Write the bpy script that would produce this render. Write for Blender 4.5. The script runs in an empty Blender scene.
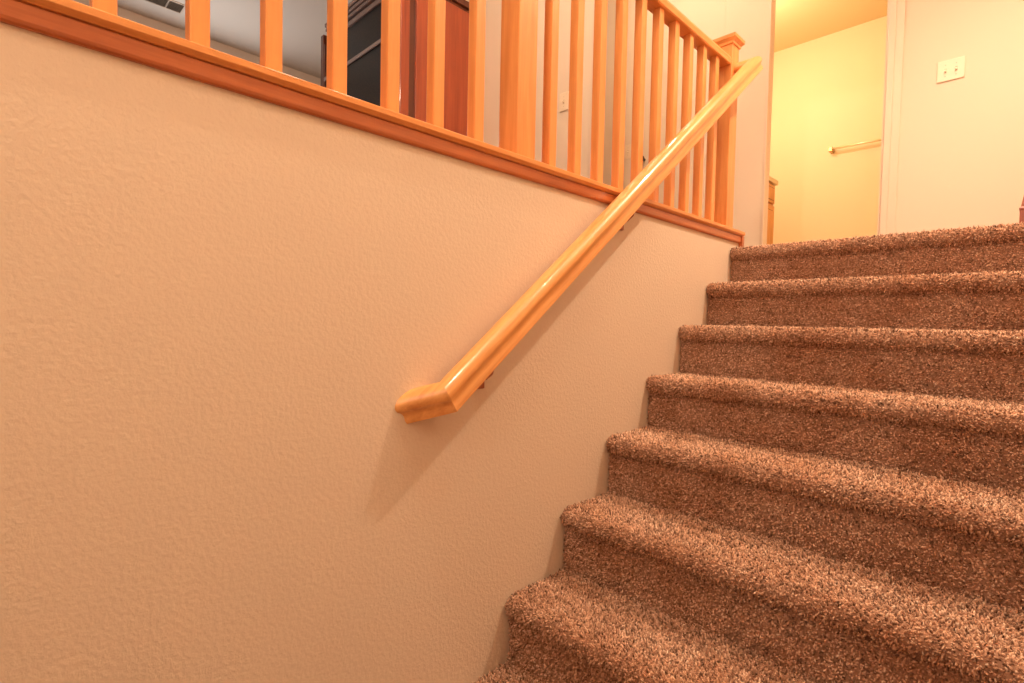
import bpy, bmesh, math, random
import numpy as np
from mathutils import Vector, Matrix
random.seed(4)
rng = np.random.default_rng(7)
SC = bpy.context.scene
COL = SC.collection
RISE, RUN = 0.195, 0.2466
YK = [-0.0103, -0.003, 0.0005, 0.0043, -0.0067, -0.0009, 0.0007, 0.0, 0.0, 0.0]
ZK = [0.006, 0.0138, 0.0160, 0.0126, 0.0120, 0.0049, 0.0, 0.0, 0.0, 0.0]

# ------------------------------------------------------------------ helpers
def link(name, me, mat=None, parent=None):
    o = bpy.data.objects.new(name, me)
    COL.objects.link(o)
    if mat is not None and me is not None:
        me.materials.append(mat)
    if parent is not None:
        o.parent = parent
    return o

def obj(name, bm, mat, parent=None, smooth=False):
    bmesh.ops.recalc_face_normals(bm, faces=bm.faces)
    me = bpy.data.meshes.new(name)
    bm.to_mesh(me); bm.free()
    if smooth:
        for p in me.polygons: p.use_smooth = True
    return link(name, me, mat, parent)

def box(bm, x0, x1, y0, y1, z0, z1, bevel=0.0, seg=2):
    r = bmesh.ops.create_cube(bm, size=1.0)
    vs = r['verts']
    for v in vs:
        v.co = Vector(((x0+x1)/2 + v.co.x*(x1-x0), (y0+y1)/2 + v.co.y*(y1-y0), (z0+z1)/2 + v.co.z*(z1-z0)))
    if bevel > 0:
        es = list({e for v in vs for e in v.link_edges})
        bmesh.ops.bevel(bm, geom=es, offset=bevel, segments=seg, affect='EDGES', profile=0.5)
    return bm

def prism(bm, pts, axis, a, b):
    """extrude a closed 2D outline between a and b along axis (0,1,2)"""
    def mk(p, t):
        c = list(p); c.insert(axis, t); return bm.verts.new(c)
    A = [mk(p, a) for p in pts]; B = [mk(p, b) for p in pts]
    n = len(pts)
    for i in range(n):
        bm.faces.new((A[i], A[(i+1) % n], B[(i+1) % n], B[i]))
    bm.faces.new(A); bm.faces.new(list(reversed(B)))
    return bm

def tube(bm, a, b, r, n=16, r2=None):
    a = Vector(a); b = Vector(b); d = (b-a)
    m = Matrix.Translation((a+b)/2) @ d.to_track_quat('Z', 'Y').to_matrix().to_4x4()
    bmesh.ops.create_cone(bm, cap_ends=True, segments=n, radius1=r, radius2=r if r2 is None else r2, depth=d.length, matrix=m)
    return bm

def empty(name, loc, label, cat, group=None):
    o = bpy.data.objects.new(name, None); COL.objects.link(o)
    o.empty_display_size = 0.1
    o.location = loc
    o['label'] = label; o['category'] = cat
    if group: o['group'] = group
    return o

def struct(name, bm, mat, label=None):
    o = obj(name, bm, mat)
    o['kind'] = 'structure'
    if label:
        o['label'] = label
    return o

def part(name, bm, mat, parent, smooth=False, label=None):
    """bm is in world coordinates; move it into the parent's frame"""
    off = Vector(parent.location)
    p = parent.parent
    while p is not None:
        off = off + Vector(p.location); p = p.parent
    bmesh.ops.translate(bm, verts=bm.verts, vec=-off)
    o = obj(name, bm, mat, parent, smooth)
    if label: o['label'] = label
    return o

# ------------------------------------------------------------------ materials
def new_mat(name):
    m = bpy.data.materials.new(name); m.use_nodes = True
    nt = m.node_tree
    return m, nt, nt.nodes['Principled BSDF']

def plain(name, col, rough=0.5, metal=0.0, coat=0.0):
    m, nt, b = new_mat(name)
    b.inputs['Base Color'].default_value = (*col, 1)
    b.inputs['Roughness'].default_value = rough
    b.inputs['Metallic'].default_value = metal
    b.inputs['Coat Weight'].default_value = coat
    n = nt.nodes.new('ShaderNodeTexNoise'); n.inputs['Scale'].default_value = 60
    bp = nt.nodes.new('ShaderNodeBump'); bp.inputs['Strength'].default_value = 0.04; bp.inputs['Distance'].default_value = 0.001
    nt.links.new(n.outputs['Fac'], bp.inputs['Height']); nt.links.new(bp.outputs['Normal'], b.inputs['Normal'])
    return m

def wall_mat(name, col, bump=0.40, dist=0.0017, scale=100.0):
    m, nt, b = new_mat(name)
    b.inputs['Roughness'].default_value = 0.75
    b.inputs['Specular IOR Level'].default_value = 0.25
    tc = nt.nodes.new('ShaderNodeTexCoord')
    n1 = nt.nodes.new('ShaderNodeTexNoise'); n1.inputs['Scale'].default_value = scale; n1.inputs['Detail'].default_value = 3; n1.inputs['Roughness'].default_value = 0.55
    n2 = nt.nodes.new('ShaderNodeTexNoise'); n2.inputs['Scale'].default_value = 1.7; n2.inputs['Detail'].default_value = 2
    ramp = nt.nodes.new('ShaderNodeValToRGB')
    ramp.color_ramp.elements[0].position = 0.28; ramp.color_ramp.elements[1].position = 0.72
    mix = nt.nodes.new('ShaderNodeMix'); mix.data_type = 'RGBA'
    mix.inputs[6].default_value = (*[c*0.97 for c in col], 1); mix.inputs[7].default_value = (*col, 1)
    bp = nt.nodes.new('ShaderNodeBump'); bp.inputs['Strength'].default_value = bump; bp.inputs['Distance'].default_value = dist
    L = nt.links.new
    L(tc.outputs['Object'], n1.inputs['Vector']); L(tc.outputs['Object'], n2.inputs['Vector'])
    L(n1.outputs['Fac'], ramp.inputs['Fac']); L(ramp.outputs['Color'], bp.inputs['Height'])
    L(n2.outputs['Fac'], mix.inputs[0]); L(mix.outputs[2], b.inputs['Base Color']); L(bp.outputs['Normal'], b.inputs['Normal'])
    return m

def wood_mat(name, c1, c2, axis='Z', rough=0.32, coat=0.3, rotx=0.0, scale=22.0):
    m, nt, b = new_mat(name)
    b.inputs['Roughness'].default_value = rough
    b.inputs['Coat Weight'].default_value = coat
    b.inputs['Coat Roughness'].default_value = 0.07
    tc = nt.nodes.new('ShaderNodeTexCoord')
    mp = nt.nodes.new('ShaderNodeMapping')
    s = {'X': (0.06, 1, 1), 'Y': (1, 0.06, 1), 'Z': (1, 1, 0.06)}[axis]
    mp.vector_type = 'TEXTURE' if rotx else 'POINT'
    if rotx:
        mp.inputs['Rotation'].default_value = (rotx, 0, 0)
        mp.inputs['Scale'].default_value = tuple(1/v for v in s)
    else:
        mp.inputs['Scale'].default_value = s
    n1 = nt.nodes.new('ShaderNodeTexNoise'); n1.inputs['Scale'].default_value = scale*2; n1.inputs['Detail'].default_value = 4
    n2 = nt.nodes.new('ShaderNodeTexNoise'); n2.inputs['Scale'].default_value = scale*9; n2.inputs['Detail'].default_value = 2
    mul = nt.nodes.new('ShaderNodeMath'); mul.operation = 'MULTIPLY_ADD'; mul.inputs[1].default_value = 0.35; 
    ramp = nt.nodes.new('ShaderNodeValToRGB')
    ramp.color_ramp.elements[0].position = 0.42; ramp.color_ramp.elements[0].color = (*c1, 1)
    ramp.color_ramp.elements[1].position = 0.88; ramp.color_ramp.elements[1].color = (*c2, 1)
    L = nt.links.new
    L(tc.outputs['Object'], mp.inputs['Vector']); L(mp.outputs['Vector'], n1.inputs['Vector']); L(mp.outputs['Vector'], n2.inputs['Vector'])
    L(n2.outputs['Fac'], mul.inputs[0]); L(n1.outputs['Fac'], mul.inputs[2])
    L(mul.outputs['Value'], ramp.inputs['Fac']); L(ramp.outputs['Color'], b.inputs['Base Color'])
    bp = nt.nodes.new('ShaderNodeBump'); bp.inputs['Strength'].default_value = 0.05; bp.inputs['Distance'].default_value = 0.001
    L(n2.outputs['Fac'], bp.inputs['Height']); L(bp.outputs['Normal'], b.inputs['Normal'])
    return m

WALL = (0.80, 0.65, 0.50)
M_wall = wall_mat('wall_paint', WALL)
M_wall_s = wall_mat('wall_paint_fine', WALL, 0.15, 0.001)
M_bath = wall_mat('bath_paint', (0.90, 0.77, 0.53), 0.3, 0.001)
M_living = wall_mat('living_paint', (0.60, 0.51, 0.45), 0.3, 0.001)
M_ceil = wall_mat('ceiling_paint', (0.64, 0.61, 0.57), 0.5, 0.002)
M_bceil = wall_mat('bath_ceiling_paint', (0.76, 0.60, 0.34), 0.4, 0.001)
M_trim = plain('painted_trim', (0.80, 0.62, 0.47), 0.4)
M_plate = plain('switch_plastic', (0.84, 0.68, 0.50), 0.35)
M_toggle = plain('switch_toggle_plastic', (0.62, 0.47, 0.31), 0.35)
M_dark = plain('dark_metal', (0.06, 0.04, 0.03), 0.35, 0.6)
M_brass = plain('brass', (0.62, 0.40, 0.16), 0.28, 1.0)
M_chrome = plain('wall_tinted_metal', (0.88, 0.76, 0.52), 0.3, 0.6)  # reflection of the pale bathroom wall put into the base colour
OA, OB = (0.70, 0.255, 0.062), (0.84, 0.360, 0.108)
M_woodZ = wood_mat('oak_upright', OA, OB, 'Z')
M_woodY = wood_mat('oak_along_wall', OA, OB, 'Y')
M_woodX = wood_mat('oak_across', OA, OB, 'X')
M_woodR = wood_mat('oak_handrail', (0.70, 0.27, 0.07), (0.93, 0.46, 0.15), 'Y', 0.36, 0.7, math.atan(0.791))
M_fascia = wood_mat('oak_fascia', (0.42, 0.105, 0.028), (0.60, 0.18, 0.05), 'Y', 0.35, 0.4)
M_cherry = wood_mat('cherry', (0.22, 0.035, 0.012), (0.42, 0.085, 0.028), 'Z', 0.3, 0.3, 0, 8)
M_cherryD = wood_mat('cherry_dark', (0.07, 0.015, 0.006), (0.13, 0.03, 0.012), 'Z', 0.35, 0.2, 0, 8)
M_redwood = wood_mat('red_wood', (0.30, 0.07, 0.03), (0.45, 0.13, 0.06), 'Z', 0.4, 0.2)
M_vanity = wood_mat('vanity_oak', (0.62, 0.24, 0.05), (0.85, 0.42, 0.12), 'Z', 0.4, 0.1)
M_vanity_line = plain('vanity_groove', (0.25, 0.09, 0.03), 0.6)
M_bar = plain('grey_bar', (0.24, 0.19, 0.185), 0.3)
M_stone = plain('counter_top', (0.82, 0.66, 0.42), 0.25)
M_subfloor = plain('lower_floor', (0.25, 0.13, 0.08), 0.9)
M_ventm = plain('vent_metal', (0.60, 0.52, 0.45), 0.5)
M_ventd = plain('vent_dark', (0.26, 0.22, 0.18), 0.8)

def glass_mat():
    m, nt, b = new_mat('dark_speckled_glass')
    n = nt.nodes.new('ShaderNodeTexNoise'); n.inputs['Scale'].default_value = 90; n.inputs['Detail'].default_value = 4
    r = nt.nodes.new('ShaderNodeValToRGB')
    r.color_ramp.elements[0].position = 0.48; r.color_ramp.elements[0].color = (0.004, 0.003, 0.003, 1)
    r.color_ramp.elements[1].position = 0.75; r.color_ramp.elements[1].color = (0.035, 0.02, 0.012, 1)
    tc = nt.nodes.new('ShaderNodeTexCoord')
    nt.links.new(tc.outputs['Object'], n.inputs['Vector'])
    nt.links.new(n.outputs['Fac'], r.inputs['Fac']); nt.links.new(r.outputs['Color'], b.inputs['Base Color'])
    b.inputs['Roughness'].default_value = 0.3
    b.inputs['Specular IOR Level'].default_value = 0.25
    return m
M_glass = glass_mat()

def carpet_mat():
    m, nt, b = new_mat('frieze_carpet')
    b.inputs['Roughness'].default_value = 0.9
    b.inputs['Specular IOR Level'].default_value = 0.1
    b.inputs['Sheen Weight'].default_value = 0.25
    b.inputs['Sheen Roughness'].default_value = 0.5
    b.inputs['Sheen Tint'].default_value = (1.0, 0.62, 0.38, 1)
    at = nt.nodes.new('ShaderNodeAttribute'); at.attribute_name = 'tuft'; at.attribute_type = 'GEOMETRY'
    ramp = nt.nodes.new('ShaderNodeValToRGB')
    e = ramp.color_ramp.elements
    e[0].position = 0.0; e[0].color = (0.10, 0.050, 0.032, 1)
    e[1].position = 1.0; e[1].color = (1.0, 0.80, 0.62, 1)
    for p, c in ((0.25, (0.34, 0.190, 0.125)), (0.55, (0.70, 0.42, 0.28)), (0.8, (0.90, 0.60, 0.42))):
        k = e.new(p); k.color = (*c, 1)
    tc = nt.nodes.new('ShaderNodeTexCoord')
    n = nt.nodes.new('ShaderNodeTexNoise'); n.inputs['Scale'].default_value = 5.0; n.inputs['Detail'].default_value = 3
    r2 = nt.nodes.new('ShaderNodeValToRGB')
    r2.color_ramp.elements[0].position = 0.35; r2.color_ramp.elements[0].color = (0.85, 0.74, 0.66, 1)
    r2.color_ramp.elements[1].position = 0.62; r2.color_ramp.elements[1].color = (1.0, 1.0, 1.0, 1)
    mx = nt.nodes.new('ShaderNodeMix'); mx.data_type = 'RGBA'; mx.blend_type = 'MULTIPLY'; mx.inputs[0].default_value = 1.0
    L = nt.links.new
    L(at.outputs['Fac'], ramp.inputs['Fac']); L(tc.outputs['Object'], n.inputs['Vector']); L(n.outputs['Fac'], r2.inputs['Fac'])
    L(ramp.outputs['Color'], mx.inputs[6]); L(r2.outputs['Color'], mx.inputs[7]); L(mx.outputs[2], b.inputs['Base Color'])
    return m
M_carpet = carpet_mat()

# ------------------------------------------------------------------ room shell
Zlow = -2.2
H = 2.44
B = bmesh.new
# stairwell half wall (left of the stairs), its top under the wood ledge
struct('wall_left', box(B(), -0.12, 0.0, -4.2, 0.094, Zlow, 0.073), M_wall, 'textured beige half wall beside the stairs')
struct('wall_right', box(B(), 1.30, 1.42, -4.2, 1.2, Zlow, H), M_wall)
bm = B()
box(bm, -0.12, 0.12, -4.32, -4.2, Zlow, H); box(bm, 1.18, 1.42, -4.32, -4.2, Zlow, H)
box(bm, 0.12, 1.18, -4.32, -4.2, Zlow, 0.25); box(bm, 0.12, 1.18, -4.32, -4.2, 1.75, H)
struct('wall_stairwell_back', bm, M_wall)
bm = B()
for x in (0.12, 0.63, 1.14):
    box(bm, x, x+0.04, -4.28, -4.24, 0.25, 1.75)
box(bm, 0.12, 1.18, -4.28, -4.24, 0.25, 0.29); box(bm, 0.12, 1.18, -4.28, -4.24, 1.71, 1.75)
struct('window_added', bm, M_trim)  # added window, out of view, made for the fill light behind the camera
# hall wall with the bathroom doorway
DX0, DX1, YW, DH = -0.297, 0.376, 1.20, 2.03
struct('wall_hall_left', box(B(), -5.14, DX0, YW, YW+0.07, 0.0, H), M_wall_s)
struct('wall_hall_right', box(B(), DX1+0.004, 1.42, YW, YW+0.11, 0.0, H), M_wall_s)
struct('wall_hall_header', box(B(), DX0, DX1+0.004, YW, YW+0.11, DH, H), M_wall_s)
bm = B(); box(bm, DX1-0.012, DX1+0.004, YW-0.004, YW+0.115, 0, DH)
box(bm, DX1, DX1+0.036, YW-0.018, YW-0.001, 0, DH+0.07, 0.004)
box(bm, DX1+0.034, DX1+0.076, YW-0.013, YW-0.001, 0, DH+0.07, 0.004)
struct('trim_1', bm, M_trim, 'painted casing on the right of the bathroom doorway')
bm = B(); box(bm, DX0-0.002, DX0+0.012, YW-0.006, YW+0.074, 0, DH, 0.003)
struct('trim_2', bm, M_trim, 'painted jamb on the left of the bathroom doorway')
# living room wall behind the cabinet
struct('wall_living_far', box(B(), -3.32, -0.90, 0.06, 0.17, 0.0, H), M_wall_s)
struct('wall_hall_end', box(B(), -3.32, -3.2, 0.17, YW, 0.0, H), M_wall_s)
# living room: the back wall, and the left wall with its window
struct('wall_living_back', box(B(), -5.14, 0.0, -4.72, -4.6, 0, H), M_living)
bm = B()
box(bm, -5.14, -5.02, -0.4, YW, 0, H); box(bm, -5.14, -5.02, -4.6, -2.1, 0, H)
box(bm, -5.14, -5.02, -2.1, -0.4, 0, 0.5); box(bm, -5.14, -5.02, -2.1, -0.4, 1.95, H)
struct('wall_living_left', bm, M_living)
bm = B()
for y in (-2.1, -1.27, -0.44):
    box(bm, -5.10, -5.06, y, y+0.04, 0.5, 1.95)
box(bm, -5.10, -5.06, -2.1, -0.4, 0.5, 0.54); box(bm, -5.10, -5.06, -2.1, -0.4, 1.91, 1.95)
struct('window_1', bm, M_trim)
struct('wall_living_side', box(B(), -0.12, 0.0, -4.6, -4.2, Zlow, H), M_wall_s)
struct('ceiling', box(B(), -5.14, 1.42, -4.72, 1.2, H, H+0.1), M_ceil)
# bathroom
struct('ceiling_bathroom', box(B(), -1.4, 1.42, YW, 3.32, H, H+0.1), M_bceil)
struct('wall_bathroom_far', box(B(), -1.4, 1.42, 3.2, 3.32, 0, H), M_bath)
struct('wall_bathroom_left', box(B(), -1.32, -1.2, YW+0.07, 3.2, 0, H), M_bath)
struct('wall_bathroom_right', box(B(), 1.1, 1.22, YW+0.11, 3.2, 0, H), M_bath)
# floors
struct('floor', box(B(), -5.14, -0.12, -4.72, 0.30, -0.2, -0.002), M_subfloor)
struct('floor_hall', box(B(), -5.14, 1.42, 0.30, YW+0.02, -0.2, -0.002), M_subfloor)
struct('floor_bathroom', box(B(), -1.4, 1.42, YW+0.02, 3.32, -0.2, -0.002), M_stone)
struct('floor_lower', box(B(), -0.12, 1.42, -4.3, -1.9, Zlow-0.1, Zlow), M_subfloor)

# closed hall door behind the balusters
bm = B(); box(bm, -1.27, -0.60, YW-0.003, YW+0.03, 0.01, DH-0.01, 0.001)
d = struct('door_1', bm, M_wall_s, 'cream hall door seen between the balusters')
bm = B(); tube(bm, (-1.215, YW-0.012, 0.94), (-1.215, YW-0.05, 0.94), 0.012)
bmesh.ops.create_uvsphere(bm, u_segments=16, v_segments=10, radius=0.027, matrix=Matrix.Translation((-1.215, YW-0.062, 0.94)))
obj('door_knob', bm, M_dark, d, True)
# pale corner trim where the living room wall ends
struct('trim_4', box(B(), -0.902, -0.885, 0.052, 0.178, 0, H, 0.003), M_trim)

# ------------------------------------------------------------------ carpeted stairs
stairs = empty('carpeted_stairs', (0.65, -2.0, Zlow), 'flight of stairs covered in speckled brown frieze carpet with rounded nosings', 'stairs')
XS0, XS1 = 0.003, 1.297

def step_path(k):
    """list of (y,z,ny,nz) along the carpet from the foot of the riser above to the foot of this riser"""
    y = -k*RUN + YK[k] - 0.005; z = -k*RISE + ZK[k]
    ph = 0.0065; R = 0.0275
    rec = 0.022
    zt = z - ph
    yb = (0.30 if k == 0 else -(k-1)*RUN + YK[k-1] + rec + 0.004)
    yf = y + ph + R
    znext = -(k+1)*RISE + ZK[k+1] - 0.012
    pts = []
    n = 24
    for i in range(n+1):
        t = i/n; yy = yb + (yf-yb)*t
        dip = 0.003*math.sin(math.pi*t)
        pts.append((yy, zt - dip, 0.0, 1.0))
    for i in range(1, 13):
        a = math.pi/2 + math.pi*0.93*i/12
        pts.append((yf + R*math.cos(a), zt - R + R*math.sin(a), math.cos(a), math.sin(a)))
    yr = y + rec + ph*0.3
    zs = zt - 2*R - 0.002
    for i in range(0, 13):
        t = i/12
        pts.append((yr + 0.004*(1-t), zs + (znext-zs)*t, -1.0, 0.0))
    return pts

def make_step(k):
    pts = step_path(k)
    P = np.array([(p[0], p[1]) for p in pts]); N = np.array([(p[2], p[3]) for p in pts])
    seg = np.linalg.norm(np.diff(P, axis=0), axis=1); S = np.concatenate([[0], np.cumsum(seg)])
    # base sheet
    nx = 40
    xs = np.linspace(XS0, XS1, nx+1)
    n = len(pts)
    off = np.array([0.65, -2.0, Zlow])
    V = np.zeros((n*(nx+1), 3))
    V[:, 0] = np.tile(xs, n); V[:, 1] = np.repeat(P[:, 0], nx+1); V[:, 2] = np.repeat(P[:, 1], nx+1)
    i, j = np.meshgrid(np.arange(n-1), np.arange(nx), indexing='ij')
    a = (i*(nx+1)+j).ravel()
    F4 = np.stack([a, a+1, a+nx+2, a+nx+1], 1)
    tv_base = np.full(len(V), 0.35)
    # tufts
    sp = 0.0044
    xmax = 1.18
    ns = int(S[-1]/sp); nxx = int((xmax-XS0)/sp)
    si, xi = np.meshgrid((np.arange(ns)+0.5)/ns*S[-1], XS0 + (np.arange(nxx)+0.5)*sp, indexing='ij')
    si = si.ravel() + rng.normal(0, sp*0.42, si.size); xi = xi.ravel() + rng.normal(0, sp*0.42, xi.size)
    si = np.clip(si, 0, S[-1]); xi = np.clip(xi, XS0+0.001, None)
    m = len(si)
    by = np.interp(si, S, P[:, 0]); bz = np.interp(si, S, P[:, 1])
    ny = np.interp(si, S, N[:, 0]); nz = np.interp(si, S, N[:, 1])
    if k == 0:
        keep = by < 0.14
        xi, by, bz, ny, nz = xi[keep], by[keep], bz[keep], ny[keep], nz[keep]; m = len(xi)
    nn = np.stack([np.zeros(m), ny, nz], 1); nn /= np.linalg.norm(nn, axis=1)[:, None]
    # brushed pile: low frequency lean
    ph = rng.uniform(0, 6.28, 4)
    lean = np.stack([0.35*np.sin(xi*9+ph[0]+by*7), 0.25*np.sin(xi*6+ph[1])-0.15, 0.0*xi], 1)
    d = nn + lean*0.5 + rng.normal(0, 0.36, (m, 3))
    d -= nn*np.minimum(0, (d*nn).sum(1)-0.25)[:, None]
    d /= np.linalg.norm(d, axis=1)[:, None]
    ln = rng.uniform(0.0055, 0.0088, m)
    # the pile is combed off the wall so that it does not enter it
    base = np.stack([xi, by, bz], 1) - nn*0.001
    t1 = np.cross(d, np.array([0.31, 0.57, 0.76])); t1 /= np.linalg.norm(t1, axis=1)[:, None]; t2 = np.cross(d, t1)
    w = rng.uniform(0.0017, 0.0026, m)
    ang = rng.uniform(0, 6.28, m)
    VT = np.zeros((m, 7, 3))
    bend = rng.normal(0, 0.0018, (m, 3))
    for q in range(3):
        aa = ang + q*2.0944
        r_ = t1*np.cos(aa)[:, None] + t2*np.sin(aa)[:, None]
        VT[:, q] = base + r_*(w*0.7)[:, None]
        VT[:, 3+q] = base + d*(ln*0.68)[:, None] + r_*(w*1.15)[:, None] + bend
    VT[:, 6] = base + d*ln[:, None] + bend*1.8
    VT[:, :, 0] = np.maximum(VT[:, :, 0], 0.0008)
    val = np.clip(rng.beta(1.5, 1.6, m)*1.0, 0, 1)
    tv = np.repeat(val, 7).reshape(m, 7)
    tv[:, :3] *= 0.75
    if k == 5:   # small dark spot ground into the pile
        dd = np.hypot(xi-STAIN[0], (by-STAIN[1]))
        tv[dd < 0.010] *= 0.02
    o7 = len(V) + np.arange(m)*7
    tris, quads = [], []
    for q in range(3):
        q2 = (q+1) % 3
        quads.append(np.stack([o7+q, o7+q2, o7+3+q2, o7+3+q], 1))
        tris.append(np.stack([o7+3+q, o7+3+q2, o7+6], 1))
    Q = np.concatenate([F4] + quads); T = np.concatenate(tris)
    verts = np.concatenate([V, VT.reshape(-1, 3)]) - off
    att = np.concatenate([tv_base, tv.ravel()])
    me = bpy.data.meshes.new('step')
    me.vertices.add(len(verts)); me.vertices.foreach_set('co', verts.astype(np.float32).ravel())
    nl = len(Q)*4 + len(T)*3
    me.loops.add(nl); me.loops.foreach_set('vertex_index', np.concatenate([Q.ravel(), T.ravel()]).astype(np.int32))
    me.polygons.add(len(Q)+len(T))
    me.polygons.foreach_set('loop_start', np.concatenate([np.arange(len(Q))*4, len(Q)*4 + np.arange(len(T))*3]).astype(np.int32))
    try:
        me.polygons.foreach_set('loop_total', np.concatenate([np.full(len(Q), 4), np.full(len(T), 3)]).astype(np.int32))
    except Exception:
        pass
    me.update(calc_edges=True)
    A = me.attributes.new('tuft', 'FLOAT', 'POINT'); A.data.foreach_set('value', att.astype(np.float32))
    o = link('step', me, M_carpet, stairs)
    return o
STAIN = (0.404, -1.042)
for k in range(0, 9):
    make_step(k)
# timber carriage under the carpet, filling the flight
pts = [(0.30, -0.02)]
for k in range(0, 9):
    y = -k*RUN + YK[k] + 0.040; z = -k*RISE + ZK[k] - 0.016
    pts.append((y, z)); pts.append((y, -(k+1)*RISE + ZK[k+1] - 0.018))
pts.append((0.30, pts[-1][1]))
bm = B(); prism(bm, pts, 0, XS0+0.004, XS1-0.004)
part('stair_carriage', bm, M_subfloor, stairs)

# ------------------------------------------------------------------ balustrade on the ledge
guard = empty('stair_balustrade', (-0.05, -1.2, 0.073), 'orange oak balustrade with square balusters standing on the half wall', 'railing')
LT = 0.092
# ledge cap with eased front
def yprof(pts, y0, y1):
    return prism(B(), pts, 1, y0, y1)
led = [(-0.14, LT-0.019), (-0.001, LT-0.019), (-0.001, LT-0.0215), (0.0125, LT-0.0215), (0.0195, LT-0.0145), (0.0205, LT-0.013), (0.0205, LT-0.002), (0.0185, LT), (-0.14, LT)]
bm = yprof(led, -4.19, 0.120)
part('ledge_cap', bm, M_woodY, guard)
fas = [(0.0, 0.035), (0.006, 0.035), (0.009, 0.038), (0.0105, 0.043), (0.0105, LT-0.0250), (0.0065, LT-0.0235), (0.0065, LT-0.0217), (0.0, LT-0.0217)]
bm = yprof(fas, -4.19, 0.098)
part('ledge_moulding', bm, M_fascia, guard, label='red-brown moulding under the ledge')
bm = B(); box(bm, -0.13, 0.0185, 0.0945, 0.118, 0.008, LT-0.0220, 0.002)
part('end_board', bm, M_fascia, guard)
XB = -0.050; W = 0.0335
def baluster(parent, yfar):
    yc = yfar - W/2
    bm = B()
    box(bm, XB-W/2, XB+W/2, yc-W/2, yc+W/2, LT-0.001, 0.870, 0.0025, 2)
    return part('baluster', bm, M_woodZ, parent)
proto = None
ys = [-2.376 - 0.1355*i for i in (2, 1)] + [-2.376, -2.238, -2.107, -1.967, -1.833, -1.700, -1.564] + [-1.258 + 0.1270*i for i in range(10)]
for yv in ys:
    if proto is None:
        proto = baluster(guard, yv); y0 = yv
    else:
        c = proto.copy(); COL.objects.link(c); c.parent = guard
        c.location = (0, yv-y0, 0)
def newel(y0, y1, ztop):
    bm = B(); w = y1-y0
    xf = -0.016; xb = xf - w
    box(bm, xb, xf, y0, y1, LT-0.001, ztop, 0.003)
    n = part('newel_post', bm, M_woodZ, guard)
    bm = B()
    xc, yc = (xf+xb)/2, (y0+y1)/2
    lev = [(w/2, ztop-0.032), (w/2+0.006, ztop-0.030), (w/2+0.007, ztop-0.020), (w/2+0.016, ztop-0.010), (w/2+0.019, ztop-0.008), (w/2+0.019, ztop+0.008), (w/2+0.015, ztop+0.010), (0.004, ztop+0.026)]
    rings = []
    for r, z in lev:
        rings.append([bm.verts.new((xc+sx*r, yc+sy*r, z)) for sx, sy in ((-1, -1), (1, -1), (1, 1), (-1, 1))])
    for a, b in zip(rings, rings[1:]):
        for i in range(4):
            bm.faces.new((a[i], a[(i+1) % 4], b[(i+1) % 4], b[i]))
    bm.faces.new(rings[0]); bm.faces.new(rings[-1])
    cap = part('post_cap', bm, M_woodX, n)
    return n
newel(-1.452, -1.374, 1.0)
newel(-0.020, 0.058, 0.998)
# top rail between and beyond the posts
tr = [(XB-0.030, 0.869), (XB+0.026, 0.869), (XB+0.030, 0.873), (XB+0.031, 0.895), (XB+0.026, 0.907), (XB+0.015, 0.915), (XB-0.015, 0.915), (XB-0.026, 0.907), (XB-0.031, 0.895), (XB-0.031, 0.873)]
for a, b in ((-4.19, -1.453), (-1.373, -0.021)):
    part('top_rail', yprof(tr, a, b), M_woodY, guard)

# ------------------------------------------------------------------ handrail on the wall
HR = empty('wall_handrail', (0.062, -0.85, 0.15), 'moulded orange oak handrail rising along the beige wall with mitred returns', 'handrail')
prof = []
def arc(cx, cy, rx, ry, a0, a1, n):
    for i in range(n+1):
        a = math.radians(a0 + (a1-a0)*i/n)
        prof.append((cx + rx*math.cos(a), cy + ry*math.sin(a)))
# right half, bottom to top, then mirrored
half = [(0.0, -0.035), (0.0270, -0.035), (0.0290, -0.0335), (0.0290, -0.0235), (0.0282, -0.0205), (0.0266, -0.0165), (0.0258, -0.0120), (0.0261, -0.0060), (0.0274, -0.0015), (0.0290, 0.0020), (0.0312, 0.0060), (0.0318, 0.0115), (0.0306, 0.0180), (0.0268, 0.0245), (0.0205, 0.0300), (0.0115, 0.0335), (0.0, 0.0345)]
prof = half + [(-u, v) for u, v in reversed(half[1:-1])]
SL = 0.791
s = Vector((0, 1, SL)).normalized()
nrm = Vector((0, -s.z, s.y))
zc = lambda y: -0.557 + SL*(y+1.75)
P1 = Vector((0.062, -1.75, zc(-1.75))); P2 = Vector((0.062, 0.038, zc(0.038)))
dlow = (-s*1.25 + Vector((-1, 0, 0))).normalized()
P0 = Vector((0.0, -1.808, -0.580))
P3 = P2 + Vector((-0.078, 0, 0))
def plane_hit(o, d, c, n):
    return o + d*((c-o).dot(n)/d.dot(n))
def rail_seg(A, Bp, nA, nB):
    d = (Bp-A).normalized()
    u = d.cross(nrm).normalized()
    nn = u.cross(d).normalized()
    bm = B()
    R0, R1 = [], []
    for (pu, pv) in prof:
        o = A + u*pu + nn*pv
        R0.append(bm.verts.new(plane_hit(o, d, A, nA))); R1.append(bm.verts.new(plane_hit(o, d, Bp, nB)))
    n = len(prof)
    for i in range(n):
        bm.faces.new((R0[i], R0[(i+1) % n], R1[(i+1) % n], R1[i]))
    bm.faces.new(R0); bm.faces.new(list(reversed(R1)))
    return bm
mit1 = ((P1-P0).normalized() + s).normalized()
mit2 = (s + (P3-P2).normalized()).normalized()
X = Vector((1, 0, 0))
def crease_smooth(o, ang=35):
    me = o.data
    for p in me.polygons: p.use_smooth = True
    bm = bmesh.new(); bm.from_mesh(me)
    for e in bm.edges:
        if len(e.link_faces) == 2 and e.calc_face_angle(0) > math.radians(ang): e.smooth = False
    bm.to_mesh(me); bm.free()
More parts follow.
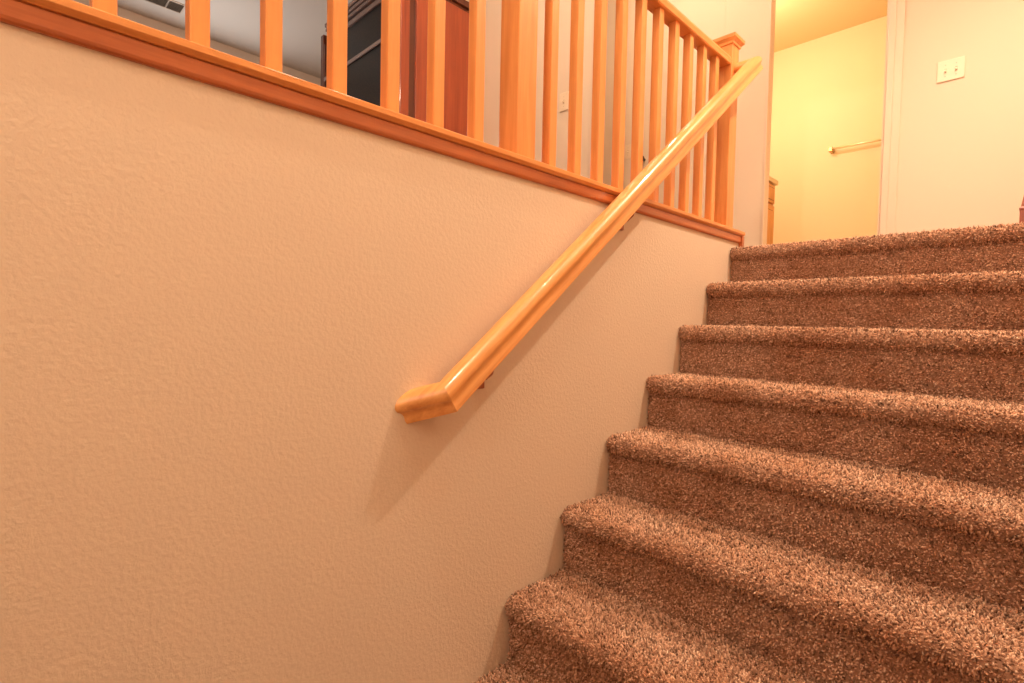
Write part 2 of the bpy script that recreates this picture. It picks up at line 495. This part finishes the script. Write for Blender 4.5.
crease_smooth(part('lower_return', rail_seg(P0 + Vector((0.0005, 0, 0)), P1, X, mit1), M_woodR, HR))
crease_smooth(part('rail', rail_seg(P1, P2, mit1, mit2), M_woodR, HR))
crease_smooth(part('upper_return', rail_seg(P2, P3, mit2, X), M_woodX, HR))
def bracket(y):
    c = Vector((0.062, y, zc(y))) - nrm*0.035
    bm = B()
    zb = zc(y) - 0.085
    box(bm, 0.0005, 0.011, y-0.018, y+0.018, zb-0.035, zb+0.035, 0.003)
    pts_ = [Vector((0.006, y, zb)), Vector((0.034, y, zb-0.002)), Vector((0.054, y, zb+0.012)), Vector((0.062, y, c.z-0.002))]
    for a, b in zip(pts_, pts_[1:]):
        tube(bm, a, b, 0.0065, 12)
        bmesh.ops.create_uvsphere(bm, u_segments=10, v_segments=6, radius=0.0065, matrix=Matrix.Translation(b))
    # saddle plate under the rail
    u = s*0.022; v = Vector((0.009, 0, 0)); w_ = nrm*0.002
    vs = [bm.verts.new(c - w_ + a*u + b*v + g*w_) for g in (-1, 1) for a, b in ((-1, -1), (1, -1), (1, 1), (-1, 1))]
    for f in ((0, 1, 2, 3), (7, 6, 5, 4), (0, 4, 5, 1), (1, 5, 6, 2), (2, 6, 7, 3), (3, 7, 4, 0)):
        bm.faces.new([vs[i] for i in f])
    return part('bracket', bm, M_redwood, HR, False, 'red-brown wall bracket')
bracket(-1.60); bracket(-0.95)

# ------------------------------------------------------------------ red-brown post foot at the right of the top step
NB = empty('newel_base', (1.05, 0.09, 0.0), 'red-brown wooden post foot at the right end of the top step', 'post')
x0 = 0.999; y0 = 0.05
bm = B(); box(bm, x0, x0+0.12, y0, y0+0.12, 0.007, 0.055, 0.002)
part('plinth', bm, M_redwood, NB)
bm = B()
lev = [(0.060, 0.055), (0.062, 0.058), (0.062, 0.064), (0.058, 0.068), (0.046, 0.15), (0.044, 0.152), (0.044, 0.95)]
rings = []
for r, z in lev:
    rings.append([bm.verts.new((x0+0.06+sx*r, y0+0.06+sy*r, z)) for sx, sy in ((-1, -1), (1, -1), (1, 1), (-1, 1))])
for a, b in zip(rings, rings[1:]):
    for i in range(4): bm.faces.new((a[i], a[(i+1) % 4], b[(i+1) % 4], b[i]))
bm.faces.new(rings[0]); bm.faces.new(rings[-1])
part('shaft', bm, M_redwood, NB)

# ------------------------------------------------------------------ switches
def switch(name, cx, cz, yw, w, h, toggles, label):
    t = empty(name, (cx, yw, cz), label, 'light switch')
    part('plate', box(B(), cx-w/2, cx+w/2, yw-0.0065, yw, cz-h/2, cz+h/2, 0.0025), M_plate, t)
    for tx in toggles:
        bm = B(); box(bm, cx+tx-0.0055, cx+tx+0.0055, yw-0.0075, yw-0.006, cz-0.012, cz+0.012, 0.0005)
        sl = part('slot', bm, M_toggle, t)
        bm = B()
        prism(bm, [(yw-0.007, cz-0.006), (yw-0.007, cz+0.006), (yw-0.017, cz-0.002), (yw-0.016, cz-0.008)], 0, cx+tx-0.004, cx+tx+0.004)
        part('toggle', bm, M_plate, t)
        for sz in (-0.03, 0.03):
            bm = B(); tube(bm, (cx+tx, yw-0.006, cz+sz), (cx+tx, yw-0.0078, cz+sz), 0.003, 10)
            part('screw', bm, M_toggle, t)
    return t
switch('light_switch', 0.667, 1.048, YW, 0.118, 0.112, (-0.023, 0.023), 'double light switch on the beige wall right of the bathroom doorway')
switch('light_switch', -1.110, 1.02, 0.06, 0.072, 0.115, (0.0,), 'single switch plate on the pale wall seen between the balusters')
switch('light_switch', -1.372, 1.04, YW, 0.07, 0.112, (0.0,), 'single switch plate on the shaded hall wall left of the cream door')

# ------------------------------------------------------------------ towel bar
TB = empty('towel_bar', (-0.2, 3.2, 1.32), 'slim metal towel bar on the yellow bathroom wall', 'towel bar')
bm = B(); tube(bm, (-0.40, 3.135, 1.325), (0.16, 3.135, 1.325), 0.011, 14)
part('bar', bm, M_chrome, TB, True)
for x in (-0.40, 0.16):
    bm = B(); box(bm, x-0.016, x+0.016, 3.12, 3.2, 1.303, 1.343, 0.004)
    part('post', bm, M_brass, TB)

# ------------------------------------------------------------------ vanity
VX = -0.578; VE = 2.275
VN = empty('bathroom_vanity', (-0.9, 1.8, 0), 'orange oak bathroom vanity with pale countertop just inside the doorway', 'vanity')
part('body', box(B(), -1.195, VX-0.018, 1.33, VE-0.01, 0, 0.845), M_vanity, VN)
part('countertop', box(B(), -1.198, VX+0.012, 1.325, VE+0.008, 0.846, 0.883, 0.004), M_stone, VN)
def panel_front(name, y0, y1, z0, z1):
    bm = B(); box(bm, VX-0.018, VX, y0, y1, z0, z1, 0.004)
    o = part(name, bm, M_vanity, VN)
    r = 0.045 if z1-z0 > 0.3 else 0.028
    bm = B()
    box(bm, VX-0.002, VX+0.001, y0+r-0.005, y1-r+0.005, z0+r-0.005, z1-r+0.005)
    part('panel_groove', bm, M_vanity_line, o)
    bm = B(); box(bm, VX-0.002, VX+0.003, y0+r, y1-r, z0+r, z1-r, 0.001)
    part('raised_panel', bm, M_vanity, o)
for i in range(3):
    ya = VE-0.02 - 0.29*(i+1); yb = VE-0.02 - 0.29*i - 0.01
    panel_front('drawer', ya, yb, 0.680, 0.833)
    panel_front('door', ya, yb, 0.10, 0.660)

# ------------------------------------------------------------------ cherry display cabinet
CX0, CX1, CY0, CY1, CH = -3.13, -1.97, -0.60, 0.045, 1.90
CB = empty('display_cabinet', ((CX0+CX1)/2, CY0, 0), 'tall dark cherry display cabinet with black glass doors behind the balusters', 'cabinet')
bm = B()
box(bm, CX0, CX0+0.03, CY0+0.02, CY1, 0.0, CH)
part('side_panel', bm, M_cherryD, CB)
# visible side: frame, groove, panel
bm = B(); box(bm, CX1-0.03, CX1-0.012, CY0+0.07, CY1, 0, CH); 
part('side_panel', bm, M_cherryD, CB)
bm = B(); box(bm, CX1-0.03, CX1+0.004, CY0+0.125, CY1-0.02, 0.08, CH-0.03, 0.004)
part('side_panel', bm, M_cherry, CB)
bm = B(); box(bm, CX1-0.045, CX1+0.006, CY0, CY0+0.072, 0, CH, 0.006)
part('corner_post', bm, M_cherry, CB)
bm = B(); box(bm, CX0-0.002, CX0+0.045, CY0, CY0+0.03, 0, CH, 0.003)
part('corner_post', bm, M_cherryD, CB)
part('back_panel', box(B(), CX0+0.03, CX1-0.03, CY1-0.02, CY1, 0, CH), M_cherryD, CB)
part('bottom_panel', box(B(), CX0+0.03, CX1-0.03, CY0+0.03, CY1-0.02, 0.06, 0.1), M_cherryD, CB)
mid = -2.75
for a, b in ((CX0+0.045, mid-0.002), (mid+0.002, CX1-0.047)):
    bm = B(); box(bm, a+0.012, b-0.012, CY0+0.010, CY0+0.018, 0.5, CH-0.10)
    g = part('glass_door', bm, M_glass, CB)
    bm = B()
    box(bm, a, a+0.018, CY0+0.004, CY0+0.024, 0.1, CH-0.08); box(bm, b-0.018, b, CY0+0.004, CY0+0.024, 0.1, CH-0.08)
    part('door_frame', bm, M_cherryD, g)
    bm = B(); box(bm, a+0.018, b-0.018, CY0+0.004, CY0+0.022, 0.1, 0.5)
    part('lower_panel', bm, M_cherry, g)
    bm = B(); box(bm, a+0.012, b-0.012, CY0-0.002, CY0+0.009, 1.525, 1.553, 0.003)
    part('cross_bar', bm, M_bar, g, label='grey bar across the glass')
bm = B()
box(bm, CX0+0.14, CX1-0.046, CY0-0.004, CY0+0.03, CH-0.10, CH-0.06, 0.004)
box(bm, CX0+0.14, CX1+0.004, CY0-0.020, CY0+0.05, CH-0.055, CH-0.03, 0.004)
box(bm, CX0+0.14, CX1+0.010, CY0-0.030, CY0+0.06, CH-0.028, CH-0.002, 0.004)
box(bm, CX0+0.14, CX1+0.011, CY0-0.037, CY0+0.06, CH+0.003, CH+0.030, 0.004)
M_lac = plain('crown_lacquer', (0.17, 0.12, 0.115), 0.25, 0.0, 0.4)
part('top_board', box(B(), CX0+0.14, CX1+0.008, CY0+0.062, CY1, CH+0.002, CH+0.045), M_cherryD, CB)
part('crown', bm, M_lac, CB)
#'crown_lacquer', (0.22, 0.16, 0.15), 0.2, 0.0, 0.5), CB)

# ------------------------------------------------------------------ ceiling vent
VT_ = empty('ceiling_vent', (-4.62, -1.38, H), 'louvred air vent in the grey living room ceiling', 'vent')
vx0, vx1, vy0, vy1 = -4.70, -4.54, -1.58, -1.235
bm = B()
box(bm, vx0-0.012, vx0, vy0-0.012, vy1+0.012, H-0.008, H); box(bm, vx1, vx1+0.012, vy0-0.012, vy1+0.012, H-0.008, H)
for yv in (vy0-0.012, vy1, (vy0+vy1)/2+0.05):
    box(bm, vx0, vx1, yv, yv+0.012, H-0.008, H)
part('frame', bm, M_ventm, VT_)
part('backing', box(B(), vx0, vx1, vy0, vy1, H-0.003, H), M_ventd, VT_)
for i in range(6):
    xx = vx0 + 0.013 + i*0.026
    bm = B(); prism(bm, [(xx, H-0.003), (xx+0.003, H-0.003), (xx+0.012, H-0.012), (xx+0.009, H-0.012)], 1, vy0, vy1)
    part('slat', bm, M_ventd, VT_)

# ------------------------------------------------------------------ lights
def area(name, loc, size, energy, col, rot=(0, 0, 0), sy=None):
    l = bpy.data.lights.new(name, 'AREA'); l.energy = energy; l.color = col; l.size = size
    if sy: l.shape = 'RECTANGLE'; l.size_y = sy
    else: l.shape = 'DISK'
    o = bpy.data.objects.new(name, l); COL.objects.link(o); o.location = loc; o.rotation_euler = rot
    return o
def point(name, loc, rad, energy, col):
    l = bpy.data.lights.new(name, 'POINT'); l.energy = energy; l.color = col; l.shadow_soft_size = rad
    o = bpy.data.objects.new(name, l); COL.objects.link(o); o.location = loc
    return o
WARM = (1.0, 0.785, 0.575)
def spot(name, loc, rad, energy, col, cone, blend):
    l = bpy.data.lights.new(name, 'SPOT'); l.energy = energy; l.color = col; l.shadow_soft_size = rad
    l.spot_size = math.radians(cone); l.spot_blend = blend
    o = bpy.data.objects.new(name, l); COL.objects.link(o); o.location = loc
    return o
spot('hall_downlight', (1.12, 0.02, 2.38), 0.035, 255, WARM, 118, 1.0)
point('stair_lamp', (0.38, -2.40, 2.34), 0.04, 74, WARM)
point('stair_lamp_middle', (1.0, -1.25, 2.34), 0.06, 20, WARM)
point('landing_fill', (-0.8, -1.1, 2.30), 0.08, 32, WARM)  # added fill, no fixture known; lifts the pale walls behind the balusters
point('hall_fill_far', (-0.85, 0.40, 2.3), 0.10, 16, WARM)  # added fill hidden behind the living room wall, brightens the hall wall
point('lower_stair_fill', (1.15, -3.5, 1.4), 0.10, 15, WARM)  # added fill low in the stairwell for the lower wall and risers
point('bath_lamp', (-0.75, 1.95, 1.90), 0.10, 32, (1.0, 0.78, 0.56))
area('window_daylight', (-5.0, -1.25, 1.22), 1.6, 30, (1.0, 0.93, 0.87), (math.radians(90), 0, math.radians(-90)), 1.4)
area('stair_back_fill', (0.65, -4.19, 1.0), 1.0, 9, (1.0, 0.86, 0.76), (math.radians(90), 0, 0), 1.4)  # added soft fill at the made-up back window, for risers and baluster sides
w = bpy.data.worlds.new('World'); SC.world = w; w.use_nodes = True
w.node_tree.nodes['Background'].inputs[0].default_value = (0.9, 0.85, 0.8, 1)
w.node_tree.nodes['Background'].inputs[1].default_value = 0.3

# ------------------------------------------------------------------ camera
def cam_axes(y, p, r):
    f = Vector((-math.sin(y)*math.cos(p), math.cos(y)*math.cos(p), math.sin(p)))
    rt = Vector((math.cos(y), math.sin(y), 0)); up = rt.cross(f)
    return rt*math.cos(r)+up*math.sin(r), -rt*math.sin(r)+up*math.cos(r), f
rt, up, f = cam_axes(7.86073483e-01, -3.59939104e-02, 2.11722721e-02)
cd = bpy.data.cameras.new('camera'); cd.sensor_width = 36.0; cd.lens = 525.98302/1024*36.0; cd.clip_start = 0.02
cam = bpy.data.objects.new('camera', cd); COL.objects.link(cam)
M = Matrix((rt, up, -f)).transposed().to_4x4(); M.translation = Vector((1.06523128, -2.53459004, -0.378122289))
cam.matrix_world = M
SC.camera = cam
SC.view_settings.view_transform = 'Standard'; SC.view_settings.look = 'None'
SC.view_settings.exposure = 0.14; SC.view_settings.gamma = 1.0; SC.view_settings.use_curve_mapping = False
SC.cycles.max_bounces = 8; SC.cycles.diffuse_bounces = 5
